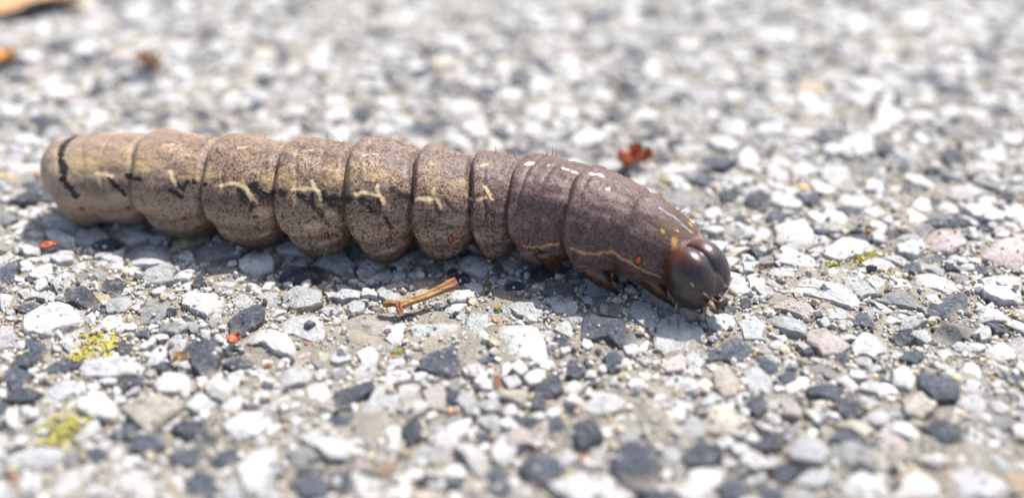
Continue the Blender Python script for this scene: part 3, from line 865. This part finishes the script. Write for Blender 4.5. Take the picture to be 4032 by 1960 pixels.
# cream lines
for fr, p_, w_ in ((S2, [(150,520),(210,505),(270,515),(320,525),(350,545),(380,590),(440,660)], 25), (S2, [(325,460),(335,520)], 24),
                (S2, [(725,560),(800,550),(860,550),(900,550),(935,570)], 25), (S2, [(895,485),(910,530),(930,560),(950,600),(965,640)], 30),
                (S2, [(1255,590),(1310,575),(1380,590),(1440,605)], 26), (S2, [(1435,520),(1430,560),(1460,610),(1490,670)], 28), (S2, [(1745,640),(1870,635)], 24),
                (S3, [(290,600),(350,595),(420,590)], 24), (S3, [(435,510),(430,555),(460,600),(490,660)], 26), (S3, [(735,595),(800,590),(860,580)], 24),
                (S3, [(855,490),(880,540),(910,590)], 26), (S1, [(1190,450),(1210,510),(1230,550)], 28), (S1, [(1610,560),(1660,545),(1760,550),(1810,580),(1860,680)], 28),
                (S1, [(590,470),(660,465),(710,490)], 26)):
    stroke(fr, p_, w_ * 1.1, CREAM, 0.85, 0.4)
for fr, p_, w_ in ((S2, [(290,215),(360,205)], 18), (S2, [(800,245),(900,235)], 16), (S2, [(1310,280),(1370,262),(1440,270)], 18), (S1, [(1130,235),(1220,230)], 20), (S3, [(400,305),(450,303)], 18), (S3, [(820,315),(880,305)], 24), (S2, [(1330,470),(1400,480)], 26)):
    stroke(fr, p_, w_, CREAM, 0.6, 0.4, 0.1)
for fr, p_, w_ in ((S3, [(1190,308),(1250,298)], 40), (S3, [(1370,317),(1390,317)], 20), (S3, [(1495,338),(1540,352)], 22), (S3, [(1575,370),(1605,372)], 18), (S4, [(318,190),(390,200)], 38), (S4, [(430,290),(445,288)], 18)):
    stroke(fr, p_, w_, lin(224, 214, 200), 0.95, 0.2)
# pale lips of the side folds, reddish membrane in the gaps between the lobes
for fr, p_, w_ in ((S2, [(480,940),(520,920),(570,895)], 16), (S2, [(930,1005),(1010,990),(1085,960)], 18), (S2, [(1120,915),(1200,935)], 26), (S2, [(1640,1010),(1740,1005),(1815,965)], 30),
                   (S2, [(1470,1060),(1560,1055),(1640,1040)], 16), (S2, [(690,900),(730,930),(790,970)], 20), (S2, [(90,790),(130,850),(200,900)], 22), (S3, [(580,960),(640,930),(720,915)], 18), (S3, [(740,910),(800,890)], 24), (S3, [(960,940),(1060,925)], 14)):
    stroke(fr, p_, w_, lin(196, 176, 160), 0.6, 0.4)
for fr, p_ in ((S2, [(1150,885),(1205,820)]), (S2, [(1700,930),(1735,870)]), (S3, [(235,890),(270,830)]), (S3, [(735,880),(765,830)]), (S2, [(600,880),(660,790)])):
    stroke(fr, p_, 40, lin(82, 52, 44), 0.7, 0.5)
# yellow line low on the thorax, plate behind the head
for fr, p_, w_ in ((S3, [(1170,975),(1260,985),(1330,985),(1450,960)], 30), (S3, [(1570,1000),(1669,1040)], 30), (S4, [(180,715),(240,740),(360,750),(460,740),(550,790),(620,830),(690,870),(800,910)], 26)):
    stroke(fr, p_, w_, lin(182, 146, 104), 0.9, 0.3)
stroke(S4, [(850,560),(930,600),(1010,580)], 150, lin(84, 66, 46), 0.85, 0.25)
stroke(S4, [(900,450),(980,470),(1060,540)], 110, lin(84, 66, 46), 0.85, 0.25)
stroke(S4, [(900,710),(990,680),(1080,640),(1130,610)], 46, lin(150, 130, 124), 0.75, 0.4)
stroke(S4, [(800,425),(850,460),(900,490),(960,540),(1030,600)], 15, lin(146, 150, 162), 0.85, 0.3)
for x, y, w_ in ((905, 668, 52), (820, 585, 26), (925, 585, 22), (1060, 497, 30)): stroke(S4, [(x, y), (x + 4, y + 3)], w_, lin(206, 156, 78), 0.9, 0.3)
stroke(S2, [(1600,165),(1640,190)], 46, BLK, 0.8, 0.4)
bf = grid_faces(NS, NT)
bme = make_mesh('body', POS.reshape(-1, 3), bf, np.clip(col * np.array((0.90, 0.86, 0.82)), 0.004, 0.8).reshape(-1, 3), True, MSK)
a_ = bme.attributes.new('spk', 'FLOAT', 'POINT'); a_.data.foreach_set('value', np.clip(spk, 0, 1).astype(np.float32).ravel())
base = cen[NS // 2].copy(); base[2] = 0.0
cat.location = base
body = link('body', bme, cat); body.location = -base
def on_cat(name, me, parent=cat):
    o = link(name, me, parent)
    if parent is cat: o.location = -base
    return o

# ---- spiracles
m_or = mat_plain('spiracle_orange', lin(172, 84, 36), 0.35, 0.3, 120)
m_rim = mat_plain('spiracle_rim', lin(52, 30, 24), 0.35, 0.3, 120)
def disc(p, n_, up, rx, ry, hgt):
    n_ = n_ / np.linalg.norm(n_); a = up - n_ * (up @ n_); a /= np.linalg.norm(a); b = np.cross(n_, a)
    V = []
    for s_, z in ((1.0, -0.004), (0.95, hgt * 0.6), (0.6, hgt), (0.2, hgt * 0.55)):
        t_ = np.linspace(0, 2 * math.pi, 14, endpoint=False)
        V.append(p + n_ * z + (np.cos(t_) * rx * s_)[:, None] * b + (np.sin(t_) * ry * s_)[:, None] * a)
    V = np.concatenate(V); F = grid_faces(4, 14); F = np.concatenate((F[:, [0, 1, 2]], F[:, [0, 2, 3]]))
    F = np.concatenate((F, [(42, 42 + j, 42 + j + 1) for j in range(1, 13)]))
    return V, F
for fr, x, y in ((S1,465,755),(S1,845,755),(S1,1305,840),(S2,440,880),(S2,1013,933),(S2,1533,968),(S3,570,920),(S3,1020,900),(S4,650,792)):
    i0 = on_body(fr[0] + x / fr[2], fr[1] + y / fr[2])
    far_j = mirror_j[i0[1]]
    big = 1.35 if fr is S4 else 1.0
    for i in (i0, (i0[0], far_j)):
        p, n_ = POS[i], NRM[i]
        up = np.array((0.15, 0, 1.0))
        V, F = disc(p, n_, up, 0.011 * big, 0.020 * big, 0.006)
        sp = on_cat('spiracle', make_mesh('spiracle', V, F, None, True, m_or))
        V, F = disc(p, n_, up, 0.017 * big, 0.028 * big, 0.0025)
        link('rim', make_mesh('rim', V, F, None, True, m_rim), sp)

# ---- hairs
m_hd = mat_plain('dark_hair', (0.035, 0.028, 0.022), 0.4, 0.2)
m_hp = mat_plain('pale_hair', (0.45, 0.38, 0.30), 0.35, 0.2)
def hair_mesh(p, d, L, r0, bend, mat, seed):
    t_ = np.linspace(0, 1, 6)[:, None]
    P = p + d * L * t_ + np.asarray(bend) * L * t_ ** 2
    V, F = tube(P, r0 * (1 - 0.8 * t_[:, 0]), 5, 0, seed)
    return make_mesh('hair', V, F, None, True, mat)
def hair(fr, x0, y0, x1, y1, mat, r0=0.0024, lean=0.0):
    """root and tip as seen; the hair stands in the plane facing across the body"""
    i = on_body(fr[0] + x0 / fr[2], fr[1] + y0 / fr[2])
    p = POS[i] - NRM[i] * 0.004
    k = PD[i] / FPX / fr[2]
    v = RGT * (x1 - x0) * k + UPV * (y0 - y1) * k - FWD * lean
    L = np.linalg.norm(v)
    on_cat('hair', hair_mesh(p, v / L, L, r0, rng.normal(0, 0.08, 3), mat, 1))
for fr, a in ((S3,(510,212,512,150)),(S3,(610,240,617,185)),(S3,(668,245,660,185)),(S3,(948,222,944,135)),(S3,(1045,242,1047,170)),(S3,(1108,248,1092,185)),
              (S3,(1367,232,1364,195)),(S3,(1412,228,1419,140)),(S3,(1446,230,1452,160)),(S4,(517,190,515,165)),(S4,(553,196,562,155)),(S4,(582,206,608,140)),
              (S2,(516,124,512,82)),(S2,(646,156,648,130)),(S2,(1019,136,1020,65)),(S2,(1150,184,1152,140)),(S2,(1720,205,1716,165)),(S1,(440,135,370,110)),
              (S4,(962,420,990,385)),(S4,(990,440,1040,400)),(S4,(1078,500,1145,474)),(S4,(8,56,6,20)),(S4,(50,56,54,12)),(S4,(76,60,80,20))):
    hair(fr, *a, m_hd)
for fr, a in ((S2,(903,962,896,1018)),(S2,(1018,1030,988,1112)),(S2,(1437,988,1433,1034)),(S2,(1388,1100,1366,1144)),(S3,(484,945,468,990)),(S3,(922,902,888,974)),
              (S3,(1227,942,1208,1012)),(S3,(1390,940,1386,1010)),(S3,(1048,1010,1040,1040)),(S4,(370,725,362,775)),(S2,(330,900,322,955)),(S1,(1786,940,1780,1010))):
    hair(fr, *a, m_hp, 0.0028, -0.02)

# ---- head: two glossy lobes, face turned to the lower right
hc_px = (2746, 1082)
hz = 0.27
HC = unproject(*hc_px, hz); hd = (HC - CAM) @ FWD
HR = 131 * hd / FPX
def rot(axis, ang): return np.array(Matrix.Rotation(ang, 3, Vector(axis)))
VB = -FWD
f0, u0, r0_ = VB, UPV, RGT                               # facing the viewer, then turned
m1 = rot(u0, R(31)); f1, r1 = m1 @ f0, m1 @ r0_
m2 = rot(r1, R(14)); f2, u2 = m2 @ f1, m2 @ u0           # chin tucked down
m3 = rot(VB, R(27)); HF, HU, HRt = m3 @ f2, m3 @ u2, m3 @ r1
nu, nv = 72, 120
ph = np.linspace(0, math.pi, nu); ps = np.linspace(0, 2 * math.pi, nv, endpoint=False)
A, B2 = np.meshgrid(ph, ps, indexing='ij')
D = np.stack((np.sin(A) * np.cos(B2), np.sin(A) * np.sin(B2), np.cos(A)), -1)     # local: x right, y front, z up
def ell_hit(o, rr):
    o = np.asarray(o, float); rr = np.asarray(rr, float)
    d = D / rr; q = -o / rr
    b = (d * q).sum(-1); aa = (d * d).sum(-1); cc = (q * q).sum() - 1
    return (-b + np.sqrt(np.maximum(b * b - aa * cc, 0))) / aa
tl_, tr_2 = ell_hit((-0.30, 0.0, 0.02), (0.70, 0.84, 0.99)), ell_hit((0.30, 0.0, 0.02), (0.70, 0.84, 0.99))
tf = ell_hit((0, 0.10, -0.25), (0.52, 0.72, 0.70))      # clypeus and frons between the lobes
kk = 26
rad_h = np.log(np.exp(kk * tl_) + np.exp(kk * tr_2) + np.exp(kk * tf)) / kk
hx, hy, hz_ = D[..., 0], D[..., 1], D[..., 2]
# adfrontal sutures: inverted V under the vertex
vline = np.abs(np.abs(hx) - np.clip((0.15 - hz_) * 0.42, 0, 0.35))
rad_h -= 0.018 * g(vline, 0.03) * (hy > 0) * (hz_ < 0.2) * (hz_ > -0.75)
rad_h -= 0.05 * g(hx, 0.05) * smooth(-0.1, 0.4, hz_)
rad_h += 0.006 * vnoise(hx * 5 + 9, hz_ * 5 + hy * 3, 41)
L_ = D * rad_h[..., None] * HR
HP = HC + L_[..., :1] * HRt + L_[..., 1:2] * HF + L_[..., 2:3] * HU
hcol = np.tile(lin(34, 26, 24), (nu, nv, 1))
red = smooth(0.1, 0.8, hz_ * 0.7 - hy * 0.5 + 0.25 * vnoise(hx * 3, hz_ * 3 + 7, 44))
hcol = hcol * (1 - red[..., None] * 0.8) + lin(92, 46, 28) * red[..., None] * 0.8
pl = g(vline, 0.035) * (hy > 0) * (hz_ < 0.15) * (hz_ > -0.8) * 0.5
hcol = hcol * (1 - pl[..., None]) + lin(104, 84, 66) * pl[..., None]
hm = make_mesh('head', (HP - HC).reshape(-1, 3), grid_faces(nu, nv)[:, ::-1], hcol.reshape(-1, 3), True, MHD)
head = link('head', hm, cat); head.location = HC - base
def hl(x, y, z): return (HRt * x + HF * y + HU * z) * HR
m_mouth = mat_plain('mouthparts', lin(60, 44, 36), 0.3, 0.4, 60)
m_pale = mat_plain('antenna', lin(128, 104, 84), 0.4, 0.3, 60)
def blob(name, c, rx, ry, rz, mat, parent):
    V = []
    n_, m_ = 8, 12
    for a in np.linspace(0.0, math.pi, n_):
        for b in np.linspace(0, 2 * math.pi, m_, endpoint=False):
            V.append(hl(c[0] + rx * math.sin(a) * math.cos(b), c[1] + ry * math.sin(a) * math.sin(b), c[2] + rz * math.cos(a)))
    V = np.array(V)
    return link(name, make_mesh(name, V, grid_faces(n_, m_)[:, ::-1], None, True, mat), parent)
blob('labrum', (0.0, 0.62, -0.86), 0.26, 0.14, 0.12, m_mouth, head)
for sx in (-1, 1):
    blob('mandible', (sx * 0.17, 0.50, -0.98), 0.17, 0.16, 0.16, m_mouth, head)
    V, F = tube([hl(sx * 0.42, 0.62, -0.70), hl(sx * 0.47, 0.74, -0.80), hl(sx * 0.49, 0.84, -0.92)], [0.020, 0.014, 0.006], 8)
    link('antenna', make_mesh('antenna', V, F, None, True, m_pale), head)
    V, F = tube([hl(sx * 0.12, 0.40, -1.0), hl(sx * 0.14, 0.46, -1.12), hl(sx * 0.13, 0.52, -1.22)], [0.018, 0.014, 0.006], 8)
    link('palp', make_mesh('palp', V, F, None, True, m_mouth), head)
for x, y, z, dx, dz, ln in ((-0.55, 0.60, -0.25, 0.05, -0.5, 0.22), (0.20, 0.78, -0.42, 0.2, -0.5, 0.16), (0.48, 0.66, -0.4, 0.2, -0.4, 0.15), (-0.35, 0.72, -0.62, 0.1, -0.5, 0.18),
                        (0.6, 0.5, -0.1, 0.4, -0.3, 0.15), (-0.1, 0.8, -0.65, 0.0, -0.6, 0.22), (0.35, 0.68, -0.7, 0.1, -0.6, 0.18), (-0.7, 0.45, 0.1, -0.2, -0.4, 0.15)):
    dv_ = np.array((x, y, z)); dv_ /= np.linalg.norm(dv_)
    k_ = np.argmax((D.reshape(-1, 3) @ dv_)); p0 = (HP.reshape(-1, 3)[k_] - HC) * 0.985
    q = hl(dx, 0.7, dz); q /= np.linalg.norm(q)
    link('hair', hair_mesh(p0, q, ln * HR * 1.2, 0.0026, (0, 0, -0.2), m_hp, 2), head)

# ---- jointed true legs under the thorax
m_leg = mat_plain('leg_brown', lin(74, 46, 32), 0.22, 0.45, 30, 0.2, Specular_IOR_Level=0.6)
m_claw = mat_plain('claw', lin(22, 16, 14), 0.25, 0.2)
legs = [((2150, 1020), (2182, 1046), (2214, 1070)), ((2325, 1070), (2368, 1112), (2424, 1146)), ((2560, 1120), (2596, 1160), (2640, 1190))]
for (a, b, c) in legs:
    i = on_body(*a)
    root = POS[i] - NRM[i] * 0.05 + np.array((0, 0.03, 0))
    foot = unproject(*c, 0.05)
    mid = 0.5 * (root + foot) + np.array((-0.02, -0.05, 0.02))
    for mir in (0, 1):
        off = np.array((0.02, 0.34, 0.0)) * mir
        t_ = np.linspace(0, 1, 9)[:, None]
        P = ((1 - t_) ** 2 * root + 2 * t_ * (1 - t_) * mid + t_ ** 2 * foot) + off
        r_ = np.interp(t_[:, 0], (0, 0.3, 0.34, 0.6, 0.64, 1.0), (0.085, 0.072, 0.060, 0.050, 0.040, 0.015))
        V, F = tube(P, r_, 12, 0.03, 3)
        lg = on_cat('leg', make_mesh('leg', V, F, None, True, m_leg))
        e = P[-1]; dr = P[-1] - P[-2]; dr /= np.linalg.norm(dr)
        V, F = tube([e - dr * 0.01, e + dr * 0.02, e + dr * 0.035 + np.array((0.012, 0, -0.012))], [0.013, 0.009, 0.002], 8)
        link('claw', make_mesh('claw', V, F, None, True, m_claw), lg)

# ------------------------------------------------------------------ twig
mt = mat_twig()
def twig_part(P, r, seed, cfun, n=14):
    P = np.array(P); t0 = np.linspace(0, len(P) - 1, 36)
    Q = np.stack([np.interp(t0, np.arange(len(P)), P[:, k]) for k in range(3)], -1)
    rr = np.interp(t0, np.arange(len(P)), r)
    V, F = tube(Q, rr, n, 0.0, seed)
    th_ = np.tile(np.arange(n), 36) / n * 6.283
    c_ = np.repeat(Q, n, 0); rid = 1 + 0.17 * np.sin(th_ * 5 + 0.5) + 0.10 * vnoise(np.repeat(t0, n) * 4, th_ * 2, seed)
    V[:-2] = c_ + (V[:-2] - c_) * rid[:, None]
    tt = np.r_[np.repeat(t0 / t0[-1], n), 0, 1]
    return V, F, cfun(tt)
GOLD, RUST = lin(176, 136, 78), lin(150, 96, 62)
gold = lambda t_: GOLD + (RUST - GOLD) * smooth(0.55, 1.0, t_)[:, None]
rust = lambda t_: RUST + (GOLD - RUST) * smooth(0.3, 1.0, t_)[:, None] * 0.6
TW = lambda x, y, z: unproject(1450 + x / 5.69, 1060 + y / 5.69, z)
tb = TW(720, 800, 0.09)
V, F, cc = twig_part([TW(690, 800, 0.088), TW(900, 730, 0.095), TW(1300, 590, 0.11), TW(1600, 460, 0.125), TW(1960, 290, 0.14)], [0.023, 0.020, 0.021, 0.024, 0.030], 4, gold, 30)
tw = link('twig', make_mesh('twig', V - tb, F, cc, False, mt), None, 'short golden-brown broken twig with a stub lying on the stones', 'twig')
tw.location = tb
V, F, cc = twig_part([TW(735, 790, 0.088), TW(560, 760, 0.095), TW(430, 770, 0.085), TW(340, 800, 0.07)], [0.022, 0.017, 0.021, 0.012], 5, rust)
link('side_stub', make_mesh('side_stub', V - tb, F, cc, False, mt), tw)
V, F, cc = twig_part([TW(700, 760, 0.095), TW(700, 880, 0.08), TW(740, 1020, 0.055)], [0.026, 0.020, 0.013], 6, rust)
link('side_stub', make_mesh('side_stub', V - tb, F, cc, False, mt), tw)

# ------------------------------------------------------------------ litter
def flake(name, px, py, wpx, hpx, lift_, curl, mat, label, cat_, seed, rotz=0.0, thick=0.01, n=14, point=0.6):
    """curled leaf scrap: pointed oval sheet with thickness, resting on the stones"""
    c = unproject(px, py, 0.06); d = (c - CAM) @ FWD
    L, W = wpx * d / FPX, hpx * d / FPX / 0.55
    rr = np.random.default_rng(seed)
    top = []
    for i in range(n):
        u = i / (n - 1) * 2 - 1
        wl = W * 0.5 * max(0.03, (1 - abs(u) ** 1.6)) ** point * (1 + 0.12 * rr.uniform(-1, 1))
        for j in range(n):
            v = j / (n - 1) * 2 - 1
            x = u * L * 0.5; y = v * wl + 0.06 * L * math.sin(u * 3)
            z = lift_ + curl * (v * v * W + 0.5 * u * u * L) * 0.5 + 0.04 * W * math.sin(7 * u + 3 * v) + 0.015 * W * rr.uniform(-1, 1)
            ca, sa = math.cos(rotz), math.sin(rotz)
            top.append((ca * x - sa * y, sa * x + ca * y, z))
    top = np.array(top); top[:, 2] += 0.045 - top[:, 2].min() + thick
    bot = top - (0, 0, thick)
    f = grid_faces(n, n, wrap=False); m = n * n
    rim = [i * n for i in range(n)] ; loop = list(range(n)) + [i * n + n - 1 for i in range(1, n)] + [m - 2 - i for i in range(n - 1)] + [i * n for i in range(n - 2, 0, -1)]
    side = [(loop[k], loop[(k + 1) % len(loop)], loop[(k + 1) % len(loop)] + m, loop[k] + m) for k in range(len(loop))]
    F = np.concatenate((f[:, ::-1], f + m, np.array(side)))
    me = make_mesh(name, np.concatenate((top, bot)), F, None, True, mat)
    o = link(name, me, None, label, cat_); o.location = (c[0], c[1], 0)
    return o
m_l1 = mat_leaf('dry_leaf_tan', (0.40, 0.20, 0.08), (0.70, 0.48, 0.25))
m_l2 = mat_leaf('leaf_orange', (0.55, 0.22, 0.04), (0.75, 0.40, 0.10))
m_l3 = mat_leaf('bud_red', (0.22, 0.045, 0.015), (0.48, 0.13, 0.03))
m_l4 = mat_leaf('chip_brown', (0.30, 0.14, 0.06), (0.44, 0.23, 0.11))
m_l5 = mat_leaf('flake_tan', (0.45, 0.28, 0.10), (0.62, 0.42, 0.2))
lf = flake('dry_leaf', 0, 25, 640, 190, 0.0, 0.12, m_l1, 'large dry tan leaf curled on the far paving behind the tail', 'leaf', 1, 0.1, 0.012, 20)
flake('leaf_scrap', 5, 245, 120, 46, 0.02, 0.8, m_l2, 'small bright orange leaf scrap on the paving near the tan leaf', 'leaf', 2, 0.3)
flake('bark_chip', 588, 256, 52, 70, 0.02, 0.4, m_l4, 'small brown bark chip on the pale stones behind the tail', 'bark chip', 3, 1.2, 0.03)
flake('bud_scale', 2478, 645, 100, 44, 0.02, 0.9, m_l3, 'dark red-brown bud scale lying flat behind the thorax', 'bud scale', 4, -0.1, 0.02)
flake('bud_scale', 2520, 628, 50, 66, 0.10, 0.7, m_l3, 'upright orange-brown bud scale leaning on a darker one', 'bud scale', 5, 0.9, 0.02)
flake('leaf_flake', 3172, 738, 62, 20, 0.02, 0.4, m_l5, 'tiny tan leaf flake on stones beyond the head', 'leaf', 6, 0.1)
flake('red_chip', 192, 970, 66, 22, 0.01, 0.5, m_l3, 'small dull red chip on pale stone in front of the tail', 'chip', 7, 0.1, 0.016)
flake('red_chip', 922, 1340, 58, 28, 0.01, 0.6, m_l3, 'rusty red chip lying between dark and white stones left of the twig', 'chip', 8, 0.5, 0.014)
flake('straw_bit', 715, 1410, 26, 44, 0.01, 0.5, m_l5, 'pale straw scrap beside a dark stone near the rusty chip', 'straw', 9, 1.3, 0.012)

# ------------------------------------------------------------------ lichen and moss
def crust(name, spots, n, rmin, rmax, c0, c1, label, cat_, seed):
    rr = np.random.default_rng(seed); VV, FF, CC = [], [], []; o_ = 0
    for k in range(n):
        px, py, sx, sy = spots[k % len(spots)]
        p = unproject(px + rr.normal(0, sx), py + rr.normal(0, sy), 0.03)
        i = int((p[0] - OX0) / OC); j = int((p[1] - OY0) / OC)
        hi_ = occ[i, j] if 0 <= i < ONX and 0 <= j < ONY else False
        p[2] = (hmap[i, j] if hi_ else 0.012) + rr.uniform(-0.006, 0.008)
        r_ = rr.uniform(rmin, rmax)
        V = ico_v * (1 + rr.normal(0, 0.22, (12, 1))) * r_ * np.array((1.2, 1.2, 0.7)) + p
        VV.append(V); FF.append(ico_f + o_); o_ += 12
        CC.append(np.tile(c0 + (c1 - c0) * rr.random(), (12, 1)))
    o = link(name, make_mesh(name, np.concatenate(VV), np.concatenate(FF), np.concatenate(CC), True, MSA), None, label, cat_, kind='stuff')
    return o
Y0, Y1 = lin(160, 148, 50), lin(208, 192, 76)
crust('yellow_lichen', [(365,1330,26,18),(395,1350,34,22),(350,1390,34,16),(425,1370,16,18),(310,1400,24,10),(400,1345,60,34)], 260, 0.004, 0.009, Y0, Y1, 'bright yellow lichen crust on stones in front of the tail', 'lichen', 1)
crust('yellow_lichen', [(250,1680,50,24),(210,1720,40,16),(300,1640,40,26)], 170, 0.005, 0.012, lin(150,146,70), lin(190,180,80), 'blurred olive-yellow lichen patch between foreground stones', 'lichen', 2)
crust('yellow_lichen', [(3430,1000,34,10),(3380,1022,26,7),(3510,1070,22,8),(3280,1030,16,6)], 170, 0.004, 0.009, lin(140,136,50), lin(196,180,70), 'olive lichen edging a white stone to the right of the head', 'lichen', 3)
crust('moss', [(1575,1378,12,5)], 60, 0.005, 0.012, lin(70,82,20), lin(120,124,30), 'tiny dark green moss cushion in front of the twig', 'moss', 4)
crust('moss', [(1930,1122,8,4),(1960,1218,6,4)], 60, 0.004, 0.009, lin(80,88,24), lin(130,130,36), 'specks of green moss between stones right of the twig', 'moss', 5)
print('STONES', len(stones), count, 'rest', len(rest))
